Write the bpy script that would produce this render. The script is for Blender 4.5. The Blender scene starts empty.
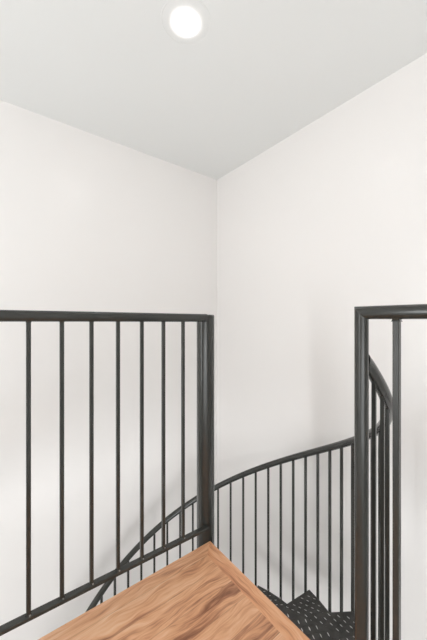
import bpy, bmesh, math, random
from mathutils import Vector, Matrix

random.seed(4)
scene = bpy.context.scene
COL = scene.collection
PI = math.pi

# ---------------------------------------------------------------- layout
# origin = corner of the wooden landing, x runs along its left edge (away),
# y runs along its right edge (away), z = 0 is the top of the landing.
EYE = 1.05
CAM = (-0.843, -1.120, EYE)
WALL_R = 0.912          # x of the right-hand wall
WALL_L = 1.10           # y of the left-hand wall
CEIL = EYE + 1.343
BACK = -3.6
POLE = Vector((0.008, 0.0475))
HC = Vector((-0.032, 0.073))   # centre of the helical handrail
HR = 0.8157
Z0 = EYE - 0.127
LOW = -2.79             # lower storey floor
GUARD_Z = EYE + 0.012
LAND = -1.06


def helix_xy(deg, r=HR):
    a = math.radians(deg)
    return HC.x + r * math.sin(a), HC.y - r * math.cos(a)


def ease(deg):
    t = min(1.0, max(0.0, (deg - 2.0) / 17.0))
    return 1 - t * t * (3 - 2 * t)


def rail_pt(deg):
    x, y = helix_xy(deg, HR - 0.026 * ease(deg) - 0.008 * math.exp(-((deg - 23) / 13) ** 2))   # swings in to meet the post
    return x, y, helix_z(deg) + 0.042 * ease(deg)


def helix_z(deg):
    c = 0.00851
    if deg <= 215:
        return Z0 - c * deg
    return Z0 - c * 215 - 0.0076 * (deg - 215)


# ---------------------------------------------------------------- materials
def new_mat(name):
    m = bpy.data.materials.new(name)
    m.use_nodes = True
    nt = m.node_tree
    return m, nt, nt.nodes['Principled BSDF']


def N(nt, kind, **kw):
    n = nt.nodes.new(kind)
    for k, v in kw.items():
        setattr(n, k, v)
    return n


def paint(name, col, rough, bump=0.02, scale=260, spec=0.5):
    m, nt, b = new_mat(name)
    tc = N(nt, 'ShaderNodeTexCoord')
    no = N(nt, 'ShaderNodeTexNoise')
    no.inputs['Scale'].default_value = scale
    no.inputs['Detail'].default_value = 3
    nt.links.new(tc.outputs['Object'], no.inputs['Vector'])
    lo = N(nt, 'ShaderNodeTexNoise')
    lo.inputs['Scale'].default_value = 1.3
    nt.links.new(tc.outputs['Object'], lo.inputs['Vector'])
    rp = N(nt, 'ShaderNodeValToRGB')
    rp.color_ramp.elements[0].color = tuple(c * 0.985 for c in col) + (1,)
    rp.color_ramp.elements[1].color = tuple(min(1, c * 1.01) for c in col) + (1,)
    nt.links.new(lo.outputs['Fac'], rp.inputs['Fac'])
    nt.links.new(rp.outputs['Color'], b.inputs['Base Color'])
    bp = N(nt, 'ShaderNodeBump')
    bp.inputs['Strength'].default_value = bump
    bp.inputs['Distance'].default_value = 0.002
    nt.links.new(no.outputs['Fac'], bp.inputs['Height'])
    nt.links.new(bp.outputs['Normal'], b.inputs['Normal'])
    b.inputs['Roughness'].default_value = rough
    b.inputs['Specular IOR Level'].default_value = spec
    return m


def metal_paint(name, lo, hi, rough, scale=18, spec=0.5):
    m, nt, b = new_mat(name)
    tc = N(nt, 'ShaderNodeTexCoord')
    no = N(nt, 'ShaderNodeTexNoise')
    no.inputs['Scale'].default_value = scale
    no.inputs['Detail'].default_value = 3
    no.inputs['Roughness'].default_value = 0.5
    nt.links.new(tc.outputs['Object'], no.inputs['Vector'])
    rp = N(nt, 'ShaderNodeValToRGB')
    rp.color_ramp.elements[0].position = 0.35
    rp.color_ramp.elements[1].position = 0.72
    rp.color_ramp.elements[0].color = lo + (1,)
    rp.color_ramp.elements[1].color = hi + (1,)
    nt.links.new(no.outputs['Fac'], rp.inputs['Fac'])
    nt.links.new(rp.outputs['Color'], b.inputs['Base Color'])
    mr = N(nt, 'ShaderNodeMapRange')
    mr.inputs['To Min'].default_value = rough - 0.03
    mr.inputs['To Max'].default_value = rough + 0.05
    nt.links.new(no.outputs['Fac'], mr.inputs['Value'])
    nt.links.new(mr.outputs['Result'], b.inputs['Roughness'])
    b.inputs['Specular IOR Level'].default_value = spec
    return m


def wood(name, along_y=False, first=0.061, width=0.082):
    """Figured acacia boards; boards run along x (or along y for the border)."""
    m, nt, b = new_mat(name)
    L = nt.links.new
    tc = N(nt, 'ShaderNodeTexCoord')
    sep = N(nt, 'ShaderNodeSeparateXYZ')
    L(tc.outputs['Object'], sep.inputs[0])
    u, v = (sep.outputs['Y'], sep.outputs['X']) if along_y else (sep.outputs['X'], sep.outputs['Y'])

    def mth(op, a, bb=None, cc=None):
        n = N(nt, 'ShaderNodeMath', operation=op)
        for i, s in enumerate((a, bb, cc)):
            if s is None:
                continue
            if isinstance(s, (int, float)):
                n.inputs[i].default_value = s
            else:
                L(s, n.inputs[i])
        return n.outputs[0]
    t = mth('DIVIDE', mth('ADD', v, first), width)
    idx = mth('FLOOR', t)
    fr = mth('FRACT', t)
    wn = N(nt, 'ShaderNodeTexWhiteNoise', noise_dimensions='1D')
    L(mth('ADD', idx, 7.3 if along_y else 2.7), wn.inputs['W'])
    rnd = wn.outputs['Value']
    # swirl the grain coordinate with a low noise
    cb0 = N(nt, 'ShaderNodeCombineXYZ')
    L(mth('MULTIPLY', u, 3.2), cb0.inputs[0])
    L(mth('MULTIPLY', v, 8.0), cb0.inputs[1])
    L(mth('MULTIPLY', rnd, 31.0), cb0.inputs[2])
    sw = N(nt, 'ShaderNodeTexNoise')
    sw.inputs['Scale'].default_value = 1.4
    sw.inputs['Detail'].default_value = 2.0
    L(cb0.outputs[0], sw.inputs['Vector'])
    warp = mth('MULTIPLY', mth('SUBTRACT', sw.outputs['Fac'], 0.5), 0.085)
    vv = mth('ADD', v, warp)
    # broad colour figure
    cb1 = N(nt, 'ShaderNodeCombineXYZ')
    L(mth('MULTIPLY', u, 1.5), cb1.inputs[0])
    L(mth('MULTIPLY', vv, 17.0), cb1.inputs[1])
    L(mth('MULTIPLY', rnd, 53.0), cb1.inputs[2])
    big = N(nt, 'ShaderNodeTexNoise')
    big.inputs['Scale'].default_value = 1.5
    big.inputs['Detail'].default_value = 5
    big.inputs['Roughness'].default_value = 0.62
    big.inputs['Distortion'].default_value = 0.7
    L(cb1.outputs[0], big.inputs['Vector'])
    # fine streaks
    cb2 = N(nt, 'ShaderNodeCombineXYZ')
    L(mth('MULTIPLY', u, 7.0), cb2.inputs[0])
    L(mth('MULTIPLY', vv, 95.0), cb2.inputs[1])
    L(mth('MULTIPLY', rnd, 17.0), cb2.inputs[2])
    fine = N(nt, 'ShaderNodeTexNoise')
    fine.inputs['Scale'].default_value = 1.6
    fine.inputs['Detail'].default_value = 4
    L(cb2.outputs[0], fine.inputs['Vector'])
    val = mth('ADD', mth('MULTIPLY', big.outputs['Fac'], 0.66), mth('MULTIPLY', fine.outputs['Fac'], 0.36))
    val = mth('ADD', val, mth('MULTIPLY', mth('SUBTRACT', rnd, 0.5), 0.10))
    rp = N(nt, 'ShaderNodeValToRGB')
    cr = rp.color_ramp
    stops = [(0.35, (0.25, 0.098, 0.048)), (0.43, (0.43, 0.190, 0.098)), (0.495, (0.64, 0.315, 0.165)),
             (0.57, (0.75, 0.405, 0.225)), (0.70, (0.84, 0.545, 0.345))]
    cr.elements[0].position = stops[0][0]
    cr.elements[0].color = stops[0][1] + (1,)
    cr.elements[1].position = stops[-1][0]
    cr.elements[1].color = stops[-1][1] + (1,)
    for p, c in stops[1:-1]:
        e = cr.elements.new(p)
        e.color = c + (1,)
    L(val, rp.inputs['Fac'])
    # thin dark seam between boards
    seam = mth('MINIMUM', fr, mth('SUBTRACT', 1.0, fr))
    sm = N(nt, 'ShaderNodeMapRange')
    sm.inputs['From Min'].default_value = 0.0
    sm.inputs['From Max'].default_value = 0.016
    sm.inputs['To Min'].default_value = 0.62
    sm.inputs['To Max'].default_value = 1.0
    L(seam, sm.inputs['Value'])
    mx = N(nt, 'ShaderNodeMix', data_type='RGBA', blend_type='MULTIPLY')
    mx.inputs['Factor'].default_value = 1.0
    L(rp.outputs['Color'], mx.inputs['A'])
    if along_y:
        mx.inputs['B'].default_value = (1, 0.93, 0.88, 1)
    else:
        L(sm.outputs['Result'], mx.inputs['B'])
    L(mx.outputs['Result'], b.inputs['Base Color'])
    b.inputs['Roughness'].default_value = 0.42
    bp = N(nt, 'ShaderNodeBump')
    bp.inputs['Strength'].default_value = 0.15
    bp.inputs['Distance'].default_value = 0.001
    L(fine.outputs['Fac'], bp.inputs['Height'])
    L(bp.outputs['Normal'], b.inputs['Normal'])
    return m


M_WALL = paint('warm_white_eggshell_paint', (0.866, 0.842, 0.825), 0.28, spec=0.85)
M_CEIL = paint('flat_white_ceiling_paint', (0.85, 0.860, 0.852), 0.7)
M_METAL = metal_paint('black_satin_metal', (0.031, 0.0315, 0.0280), (0.0345, 0.035, 0.0315), 0.18, 6, 0.5)
M_PLATE = metal_paint('black_plate_metal', (0.034, 0.033, 0.031), (0.064, 0.062, 0.058), 0.5, 30)
M_LUG_GLINT = metal_paint('worn_lug_glint_metal', (0.55, 0.545, 0.53), (0.75, 0.74, 0.72), 0.4, 40)  # worn paint, brightened to paint in the glint on lug tops
M_WELD = metal_paint('worn_bright_metal', (0.16, 0.15, 0.13), (0.42, 0.40, 0.37), 0.4, 60)
M_WOOD = wood('figured_acacia_boards')
M_BORDER = wood('figured_acacia_border', True, 0.30, 0.40)
M_PALE = paint('pale_grey_floor', (0.66, 0.66, 0.65), 0.5)
M_LOWER = paint('lower_floor_concrete', (0.60, 0.60, 0.58), 0.5)


def emitter(name, col, strength):
    m, nt, b = new_mat(name)
    b.inputs['Base Color'].default_value = (0.86, 0.868, 0.86, 1)
    b.inputs['Roughness'].default_value = 0.7
    b.inputs['Emission Color'].default_value = col + (1,)
    b.inputs['Emission Strength'].default_value = strength
    return m


M_LENS_HALO = emitter('downlight_lens_halo', (1.0, 0.975, 0.94), 1.0)
_nt = M_LENS_HALO.node_tree                 # hot lens centre; fading rim emission paints the glow around the lamp
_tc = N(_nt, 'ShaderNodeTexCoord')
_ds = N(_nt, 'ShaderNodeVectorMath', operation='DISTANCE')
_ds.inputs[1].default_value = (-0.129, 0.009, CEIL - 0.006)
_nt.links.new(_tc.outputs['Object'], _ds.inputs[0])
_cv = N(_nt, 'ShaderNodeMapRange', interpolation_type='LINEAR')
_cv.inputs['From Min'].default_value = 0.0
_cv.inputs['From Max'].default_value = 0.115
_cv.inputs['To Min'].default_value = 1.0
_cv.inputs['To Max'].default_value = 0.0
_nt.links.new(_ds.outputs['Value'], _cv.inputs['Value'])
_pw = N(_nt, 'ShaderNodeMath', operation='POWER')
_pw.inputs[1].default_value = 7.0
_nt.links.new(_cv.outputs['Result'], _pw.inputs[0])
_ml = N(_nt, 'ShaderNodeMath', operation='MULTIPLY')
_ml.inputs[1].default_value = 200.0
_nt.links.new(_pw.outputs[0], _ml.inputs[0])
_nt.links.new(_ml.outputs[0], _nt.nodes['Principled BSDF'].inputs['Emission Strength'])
M_TRIM = paint('white_trim_enamel', (0.86, 0.868, 0.86), 0.6)


# ---------------------------------------------------------------- mesh helpers
def link(name, bm, mats, parent=None, smooth=False):
    me = bpy.data.meshes.new(name)
    bmesh.ops.recalc_face_normals(bm, faces=bm.faces)
    bm.to_mesh(me)
    bm.free()
    for m in (mats if isinstance(mats, (list, tuple)) else [mats]):
        me.materials.append(m)
    if smooth:
        for p in me.polygons:
            p.use_smooth = True
    o = bpy.data.objects.new(name, me)
    COL.objects.link(o)
    if parent:
        o.parent = parent
        o.matrix_parent_inverse = Matrix.Translation(-parent.location)
    return o


def smooth_by_angle(o, ang=40):
    me = o.data
    for p in me.polygons:
        p.use_smooth = True
    bm = bmesh.new()
    bm.from_mesh(me)
    for e in bm.edges:
        if len(e.link_faces) == 2 and e.calc_face_angle(0) > math.radians(ang):
            e.smooth = False
    bm.to_mesh(me)
    bm.free()
    return o


def box(bm, x0, x1, y0, y1, z0, z1):
    vs = [bm.verts.new((x, y, z)) for z in (z0, z1) for x, y in ((x0, y0), (x1, y0), (x1, y1), (x0, y1))]
    for f in ((3, 2, 1, 0), (4, 5, 6, 7), (0, 1, 5, 4), (1, 2, 6, 5), (2, 3, 7, 6), (3, 0, 4, 7)):
        bm.faces.new([vs[i] for i in f])
    return vs


def prism(bm, pts, z0, z1):
    a = [bm.verts.new((x, y, z0)) for x, y in pts]
    c = [bm.verts.new((x, y, z1)) for x, y in pts]
    bm.faces.new(a[::-1])
    bm.faces.new(c)
    n = len(pts)
    for i in range(n):
        bm.faces.new((a[i], a[(i + 1) % n], c[(i + 1) % n], c[i]))
    return a, c


def tube(bm, pts, r, seg=20, up=(0, 0, 1), cap=True):
    """Round tube swept through pts. Returns rings of vertices."""
    pts = [Vector(p) for p in pts]
    rings = []
    for i, p in enumerate(pts):
        t = (pts[min(i + 1, len(pts) - 1)] - pts[max(i - 1, 0)]).normalized()
        ref = Vector(up)
        if abs(t.dot(ref)) > 0.98:
            ref = Vector((1, 0, 0))
        s = t.cross(ref).normalized()
        q = s.cross(t).normalized()
        rings.append([bm.verts.new(p + r * (math.cos(2 * PI * k / seg) * s + math.sin(2 * PI * k / seg) * q))
                      for k in range(seg)])
    for a, c in zip(rings, rings[1:]):
        for k in range(seg):
            bm.faces.new((a[k], a[(k + 1) % seg], c[(k + 1) % seg], c[k]))
    if cap:
        bm.faces.new(rings[0][::-1])
        bm.faces.new(rings[-1])
    return rings


def lathe(bm, cx, cy, prof, seg=32):
    rings = [[bm.verts.new((cx + r * math.cos(2 * PI * k / seg), cy + r * math.sin(2 * PI * k / seg), z))
              for k in range(seg)] for r, z in prof]
    for a, c in zip(rings, rings[1:]):
        for k in range(seg):
            bm.faces.new((a[k], a[(k + 1) % seg], c[(k + 1) % seg], c[k]))
    bm.faces.new(rings[0][::-1])
    bm.faces.new(rings[-1])


def square_bar(bm, x, y, z0, z1, half, rot=0.0, top_cut=None):
    """Square bar with tiny chamfers; a small weld fillet swells both ends."""
    ch = half * 0.22
    base = [(half, -half + ch), (half, half - ch), (half - ch, half), (-half + ch, half),
            (-half, half - ch), (-half, -half + ch), (-half + ch, -half), (half - ch, -half)]
    c, s = math.cos(rot), math.sin(rot)
    prof = [(z0, 1.45), (z0 + 0.006, 1.0), (z1 - 0.006, 1.0), (z1, 1.45)]
    rings = []
    for z, k in prof:
        rings.append([bm.verts.new((x + k * (px * c - py * s), y + k * (px * s + py * c), z)) for px, py in base])
    n = len(base)
    for a, d in zip(rings, rings[1:]):
        for i in range(n):
            bm.faces.new((a[i], a[(i + 1) % n], d[(i + 1) % n], d[i]))
    bm.faces.new(rings[0][::-1])
    bm.faces.new(rings[-1])
    return rings


def thing(name, label, cat, loc=(0, 0, 0), group=None):
    o = bpy.data.objects.new(name, None)
    COL.objects.link(o)
    o.location = loc
    o.empty_display_size = 0.1
    o['label'] = label
    o['category'] = cat
    if group:
        o['group'] = group
    return o


def struct(name, bm, m):
    o = link(name, bm, m)
    o['kind'] = 'structure'
    return o


# ---------------------------------------------------------------- room shell
T = 0.12
bm = bmesh.new(); box(bm, BACK, WALL_R + T, WALL_L, WALL_L + T, LOW, CEIL); struct('wall_left', bm, M_WALL)
bm = bmesh.new(); box(bm, WALL_R, WALL_R + T, BACK, WALL_L, LOW, CEIL); struct('wall_right', bm, M_WALL)
bm = bmesh.new(); box(bm, BACK - T, BACK, BACK - T, WALL_L + T, LOW, CEIL); struct('wall_back', bm, M_WALL)
bm = bmesh.new(); box(bm, BACK, WALL_R + T, BACK - T, BACK, LOW, CEIL); struct('wall_near', bm, M_WALL)
bm = bmesh.new(); box(bm, BACK - T, WALL_R + T, BACK - T, WALL_L + T, CEIL, CEIL + 0.1); struct('ceiling', bm, M_CEIL)
bm = bmesh.new(); box(bm, BACK - T, WALL_R + T, BACK - T, WALL_L + T, LOW - 0.1, LOW); struct('floor_lower', bm, M_LOWER)
# upper floor: an L around the landing, meeting both walls behind the viewer; unseen, added pale to cut brown tint on the metal
bm = bmesh.new()
prism(bm, [(BACK, BACK), (WALL_R, BACK), (WALL_R, LAND), (LAND, LAND), (LAND, WALL_L), (BACK, WALL_L)], -0.2, 0.0)
struct('floor_upper', bm, M_PALE)

# ---------------------------------------------------------------- wooden landing
BW = 0.061
landing = thing('wooden_landing', 'orange-brown figured wood landing with mitred edge board, cornering at the black centre pole',
                'landing', (0, 0, -0.035))
bm = bmesh.new()
prism(bm, [(0, 0), (LAND, 0), (LAND, LAND), (-BW, LAND), (-BW, -BW)], -0.035, 0.0)
link('floorboards', bm, M_WOOD, landing)
bm = bmesh.new()
prism(bm, [(0, 0), (-BW - 0.0, -BW), (-BW, LAND), (0, LAND)], -0.035, 0.0004)
ob = link('edge_board', bm, M_BORDER, landing)
ob['label'] = 'narrow border board with grain running along the stair side'
bm = bmesh.new()
for a in ((LAND, -0.05, -0.06, -0.008), (LAND, -0.05, LAND + 0.0, LAND + 0.05)):
    box(bm, a[0], a[1], a[2], a[3], -0.16, -0.035)
box(bm, -0.058, -0.008, LAND, -0.05, -0.16, -0.035)
box(bm, LAND, LAND + 0.05, LAND, -0.05, -0.16, -0.035)
link('steel_frame', bm, M_METAL, landing)

# ---------------------------------------------------------------- spiral staircase
stair = thing('spiral_staircase', 'black metal spiral staircase with diamond plate treads winding down below the landing',
              'staircase', (POLE.x, POLE.y, LOW))
bm = bmesh.new()
PR = 0.043
lathe(bm, POLE.x, POLE.y, [(0.10, LOW), (0.10, LOW + 0.012), (PR, LOW + 0.012), (PR, EYE + 0.0215),
                           (PR - 0.004, EYE + 0.0255)], 48)
o = link('centre_pole', bm, M_METAL, stair)
smooth_by_angle(o)

TOP, RISE, STEP, FIRST, NT = -0.03, 0.21, 27.0, 31.0, 12


def tread_mesh(k):
    """Diamond plate wedge k (1 = top), nosing at phi, with folded lips and raised lugs."""
    z = TOP - RISE * k + (0.012 if k == 3 else 0)
    phi = FIRST + STEP * (k - 1) - (1.4 if k == 3 else 0)
    ro = HR - 0.009
    a_n = phi
    a_r = phi - STEP - 2.0
    def dirv(d):
        a = math.radians(d)
        return Vector((math.sin(a), -math.cos(a)))
    tn = Vector((math.cos(math.radians(a_n)), math.sin(math.radians(a_n))))
    tr = Vector((math.cos(math.radians(a_r)), math.sin(math.radians(a_r))))
    pin_n = POLE + dirv(a_n) * 0.03 + tn * 0.040
    pin_r = POLE + dirv(a_r) * 0.03 - tr * 0.030
    pts = [pin_r, pin_n]
    ns = 5
    # straight outer edge facets between nosing corner and rear corner
    for i in range(ns + 1):
        d = a_n + (a_r - a_n) * i / ns
        pts.append(Vector(helix_xy(d, ro)))
    bm = bmesh.new()
    pl = [(p.x, p.y) for p in pts]
    th = 0.005
    prism(bm, pl, z - th, z)
    # folded lips along nosing, rear and outer edge
    def lip(p, q, inset):
        d = (q - p).normalized()
        n = Vector((-d.y, d.x))
        c = sum(pts, Vector((0, 0))) / len(pts)
        if n.dot(c - p) < 0:
            n = -n
        quad = [p, q, q + n * inset, p + n * inset]
        prism(bm, [(v.x, v.y) for v in quad], z - 0.042, z - th)
    lip(pts[1], pts[2], 0.005)
    lip(pts[0], pts[-1], 0.005)
    for i in range(2, len(pts) - 1):
        lip(pts[i], pts[i + 1], 0.005)
    for f in bm.faces:
        f.material_index = 0
    # raised lugs on a staggered grid, alternate ones crossed
    ax = dirv((a_n + a_r) / 2)
    ay = Vector((-ax.y, ax.x))
    def inside(p, m=0.012):
        s = 0
        n = len(pts)
        for i in range(n):
            a, c = pts[i], pts[(i + 1) % n]
            e = (c - a).normalized()
            cr = e.x * (p - a).y - e.y * (p - a).x
            if s == 0:
                s = 1 if sum_area > 0 else -1
            if cr * s < m:
                return False
        return True
    sum_area = sum(pts[i].x * pts[(i + 1) % len(pts)].y - pts[(i + 1) % len(pts)].x * pts[i].y for i in range(len(pts)))
    g = 0.0232
    for i in range(0, 40):
        for j in range(-14, 15):
            p = HC + ax * (0.03 + g * i) + ay * (g * j)
            if not inside(p):
                continue
            s = 1 if (i + j) % 2 else -1
            l1 = (ax + ay * s).normalized()
            l2 = Vector((-l1.y, l1.x))
            hl, hw, hh = 0.0120, 0.0026, 0.0018
            ring = [p + l1 * hl, p + l1 * hl * 0.4 + l2 * hw, p - l1 * hl * 0.4 + l2 * hw,
                    p - l1 * hl, p - l1 * hl * 0.4 - l2 * hw, p + l1 * hl * 0.4 - l2 * hw]
            va = [bm.verts.new((q.x, q.y, z)) for q in ring]
            vb = [bm.verts.new((p.x + (q.x - p.x) * 0.75, p.y + (q.y - p.y) * 0.75, z + hh)) for q in ring]
            for a in range(6):
                f = bm.faces.new((va[a], va[(a + 1) % 6], vb[(a + 1) % 6], vb[a]))
                f.material_index = 0
            f = bm.faces.new(vb)
            f.material_index = 0 if (i + j) % 2 else 1  # glint painted on one diagonal only, crossed lugs stay dark
    return bm, z


for k in range(1, NT + 1):
    bm, z = tread_mesh(k)
    tr = link('tread', bm, [M_PLATE, M_LUG_GLINT], stair)
    bm = bmesh.new()
    lathe(bm, POLE.x, POLE.y, [(PR, z - 0.07), (PR + 0.007, z - 0.068), (PR + 0.007, z + 0.004), (PR, z + 0.006)], 40)
    cl = link('collar', bm, M_METAL, tr)
    smooth_by_angle(cl)

# handrail tube along the helix
HRAD = 0.019
bm = bmesh.new()
END = 330
path = []
for i in range(0, 200):
    d = 4.0 + (END - 4.0) * (i / 199) ** 1.25
    path.append(rail_pt(d))
rr = tube(bm, path, HRAD, 24)
bmesh.ops.delete(bm, geom=[f for f in bm.faces if all(v in rr[0] for v in f.verts)], context='FACES_ONLY')
for v in rr[0]:                        # coped to the round post at the head of the stair
    tv = Vector(path[0]) - Vector(path[2])
    for _ in range(4):
        want = -0.001 + math.sqrt(max(0.00012, 0.0203 ** 2 - (v.co.y + 0.7145) ** 2))
        v.co += tv * ((want - v.co.x) / tv.x)
cv = bm.verts.new(path[0])
cv.co.x += 0.010
for a in range(24):
    bm.faces.new((rr[0][a], rr[0][(a + 1) % 24], cv))
o = link('handrail', bm, M_METAL, stair)
smooth_by_angle(o)

# stair balusters, four to a tread, welded under the rail and clipped to the tread edge
spots = [7.8, 12.4, 17.6, 24.8]
while spots[-1] < END - 10:
    spots.append(31.8 + 6.8 * (len(spots) - 4))
for d in spots:
    k = max(1, min(NT, int(math.ceil((d - (FIRST - STEP)) / STEP))))
    zt = TOP - RISE * k
    x, y, zr = rail_pt(d)
    bm = bmesh.new()
    square_bar(bm, x, y, zt - 0.036, zr - 0.012, 0.0058 if d < 30 else 0.0068, math.radians(d))
    xi, yi = helix_xy(d, HR - 0.010)
    n0 = len(bm.faces)
    # small bright fixing tab on the tread edge
    square_bar(bm, xi, yi, zt - 0.0005, zt + 0.010, 0.0032, math.radians(d))
    for f in bm.faces:
        f.material_index = 0
    bm.faces.ensure_lookup_table()
    for f in bm.faces[n0:]:
        f.material_index = 1
    link('baluster', bm, [M_METAL, M_WELD], stair)

# ---------------------------------------------------------------- guard railings on the landing
GR = 0.0185
# left guard: centre pole to an end post, running along the left edge of the landing
lg = thing('guard_railing', 'black guard railing on the left, welded to the centre pole, along the landing edge',
           'railing', (-0.8, -0.004, 0), 'black railings around the landing')
GY = 0.0
XE = LAND + 0.03
bm = bmesh.new()
def cope(y):
    return min(POLE.x - math.sqrt(max(0.0, (PR + 0.0022) ** 2 - (y - POLE.y) ** 2)), -0.014)


rr = tube(bm, [(-0.062, GY + 0.011, GUARD_Z - 0.002), (-0.085, GY + 0.008, GUARD_Z - 0.002), (-0.12, GY + 0.003, GUARD_Z - 0.002), (-0.17, GY, GUARD_Z - 0.002), (-0.5, GY, GUARD_Z), (XE, GY, GUARD_Z + 0.002)], GR, 24)
for v in rr[0]:
    v.co.x = cope(v.co.y)
smooth_by_angle(link('top_rail', bm, M_METAL, lg))
bm = bmesh.new()
tube(bm, [(XE, GY, 0.001), (XE, GY, GUARD_Z + 0.012)], GR, 24)
smooth_by_angle(link('post', bm, M_METAL, lg))
ZB = 0.081


def zbar(x):
    return 0.073 - 0.026 * x


hb = 0.0130
bm = bmesh.new()
tops = []
for end in (0, 1):
    tops.append([bm.verts.new((cope(yy) if end else XE, GY + yy, (zbar(0.0) if end else zbar(XE)) + zz)) for yy, zz in
                 ((-hb, -0.006), (hb - 0.0095, -0.006), (hb, -0.006), (hb, 0.004), (hb - 0.003, 0.0065),
                  (hb - 0.0095, 0.0065), (-hb + 0.003, 0.0065), (-hb, 0.004))])
a, c = tops
for i in range(8):
    bm.faces.new((a[i], a[(i + 1) % 8], c[(i + 1) % 8], c[i]))
bm.faces.new(a[::-1]); bm.faces.new(c)
link('bottom_rail', bm, M_METAL, lg)
BAR = 0.0078
i = 0
while True:
    x = -(0.150 + 0.0974 * i)
    if x < XE + 0.03:
        break
    bm = bmesh.new()
    square_bar(bm, x, GY, zbar(x) + 0.005, GUARD_Z - GR + 0.004, 0.0066)
    n0 = len(bm.faces)
    square_bar(bm, x + 0.003, GY - 0.0078, zbar(x) + 0.005, zbar(x) + 0.0095, 0.0017)
    for f in bm.faces:
        f.material_index = 0
    bm.faces.ensure_lookup_table()
    for f in bm.faces[n0:]:
        f.material_index = 1
    link('baluster', bm, [M_METAL, M_WELD], lg)
    i += 1

# right guard: post at the head of the stair, mitred into a rail running back past the viewer
rg = thing('guard_railing', 'black guard railing on the right, ending in a mitred round post at the stair opening',
           'railing', (0.0, -1.2, 0), 'black railings around the landing')
PYR = -0.7145
RZ = EYE + 0.0205
RX = -0.001
YE = LAND + 0.03
bm = bmesh.new()
rr = tube(bm, [(RX, PYR, 0.001), (RX, PYR, RZ)], GR, 28)
for v in rr[-1]:                       # mitre: cut at 45 degrees
    v.co.z = RZ + (v.co.y - PYR)
smooth_by_angle(link('post', bm, M_METAL, rg))
bm = bmesh.new()
rr = tube(bm, [(RX, PYR, RZ), (RX, YE, RZ)], GR, 28)
for v in rr[0]:
    v.co.y = PYR + (v.co.z - RZ)
smooth_by_angle(link('top_rail', bm, M_METAL, rg))
bm = bmesh.new()
tube(bm, [(RX, YE, 0.001), (RX, YE, RZ + 0.012)], GR, 24)
smooth_by_angle(link('post', bm, M_METAL, rg))
bm = bmesh.new()
box(bm, RX - hb, RX + hb, YE, PYR, ZB - 0.008, ZB + 0.009)
link('bottom_rail', bm, M_METAL, rg)
i = 0
while True:
    y = -(0.805 + 0.0974 * i)
    if y < YE + 0.03:
        break
    bm = bmesh.new()
    square_bar(bm, RX, y, ZB + 0.007, RZ - GR + 0.004, BAR)
    n0 = len(bm.faces)
    square_bar(bm, RX, y, RZ - GR - 0.006, RZ - GR + 0.003, BAR * 0.95)
    bm.faces.ensure_lookup_table()
    for f in bm.faces:
        f.material_index = 0
    link('baluster', bm, [M_METAL, M_WELD], rg)
    i += 1

# ---------------------------------------------------------------- recessed downlight
LX, LY = -0.129, 0.009
dl = thing('recessed_downlight', 'round glowing downlight set in the white ceiling above the stairwell', 'light', (LX, LY, CEIL))
bm = bmesh.new()
prof = [(0.1130, CEIL - 0.0005), (0.1125, CEIL - 0.0015), (0.1075, CEIL - 0.002), (0.1055, CEIL - 0.0015), (0.1055, CEIL - 0.0005)]
seg = 48
rings = [[bm.verts.new((LX + r * math.cos(2 * PI * k / seg), LY + r * math.sin(2 * PI * k / seg), z)) for k in range(seg)]
         for r, z in prof]
for a, c in zip(rings, rings[1:] + rings[:1]):
    for k in range(seg):
        bm.faces.new((a[k], a[(k + 1) % seg], c[(k + 1) % seg], c[k]))
smooth_by_angle(link('trim_ring', bm, M_TRIM, dl))
bm = bmesh.new()
lathe(bm, LX, LY, [(0.1050, CEIL - 0.0008), (0.1045, CEIL - 0.0015), (0.085, CEIL - 0.0032), (0.060, CEIL - 0.0050), (0.030, CEIL - 0.0066), (0.008, CEIL - 0.0072)], 48)
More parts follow.
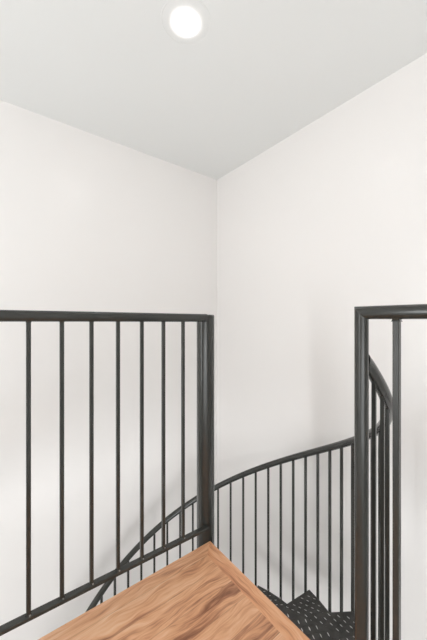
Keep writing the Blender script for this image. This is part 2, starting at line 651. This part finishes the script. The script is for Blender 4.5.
smooth_by_angle(link('lens', bm, M_LENS_HALO, dl))  # oversized disc, its outer part carries the painted halo


# ---------------------------------------------------------------- lamps
def area(name, loc, target, sx, sy, power, col=(1, 1, 1), spread=PI):
    l = bpy.data.lights.new(name, 'AREA')
    l.shape = 'RECTANGLE'
    l.size, l.size_y = sx, sy
    l.energy = power
    l.color = col
    l.spread = spread
    o = bpy.data.objects.new(name, l)
    COL.objects.link(o)
    o.location = loc
    o.rotation_euler = (Vector(target) - Vector(loc)).to_track_quat('-Z', 'Y').to_euler()
    return o


area('assumed_highlight_lamp', (-3.4, 0.15, 1.0), (0, -0.1, 0.9), 0.30, 2.2, 23, (0.95, 0.98, 1.0))  # assumed source, no window built; lamp added for highlight strips on pole and posts
area('room_fill', (-1.9, -3.4, 1.0), (-0.2, 0, 1.3), 3.0, 1.8, 36, (0.94, 0.97, 1.0))  # unseen fill lamp, added to light the room evenly
area('ceiling_fill', (-1.7, -1.9, 0.25), (-0.7, -0.7, 2.4), 2.0, 2.0, 31, (0.95, 0.98, 1.0))  # added uplight that brightens the ceiling
area('lower_room_fill', (-2.4, -3.0, -1.4), (0.5, 0.5, -1.3), 2.2, 1.8, 94, (0.96, 0.98, 1.0))  # added fill lamp, keeps the lower walls bright

w = bpy.data.worlds.new('world')
w.use_nodes = True
w.node_tree.nodes['Background'].inputs[0].default_value = (0.9, 0.95, 1.0, 1)
w.node_tree.nodes['Background'].inputs[1].default_value = 0.5
scene.world = w

# ---------------------------------------------------------------- camera and view
cd = bpy.data.cameras.new('camera')
cd.sensor_fit = 'AUTO'
cd.sensor_width = 36
cd.lens = 295.0 / 640.0 * 36.0
cd.clip_start = 0.02
co = bpy.data.objects.new('camera', cd)
COL.objects.link(co)
co.location = CAM
co.rotation_euler = (PI / 2, 0, math.atan2(0.79188, 0.61071) - PI / 2)
scene.camera = co
scene.view_settings.view_transform = 'Standard'
scene.view_settings.look = 'None'
scene.view_settings.exposure = 0.0
scene.view_settings.gamma = 1.0
scene.cycles.max_bounces = 16
scene.cycles.diffuse_bounces = 10
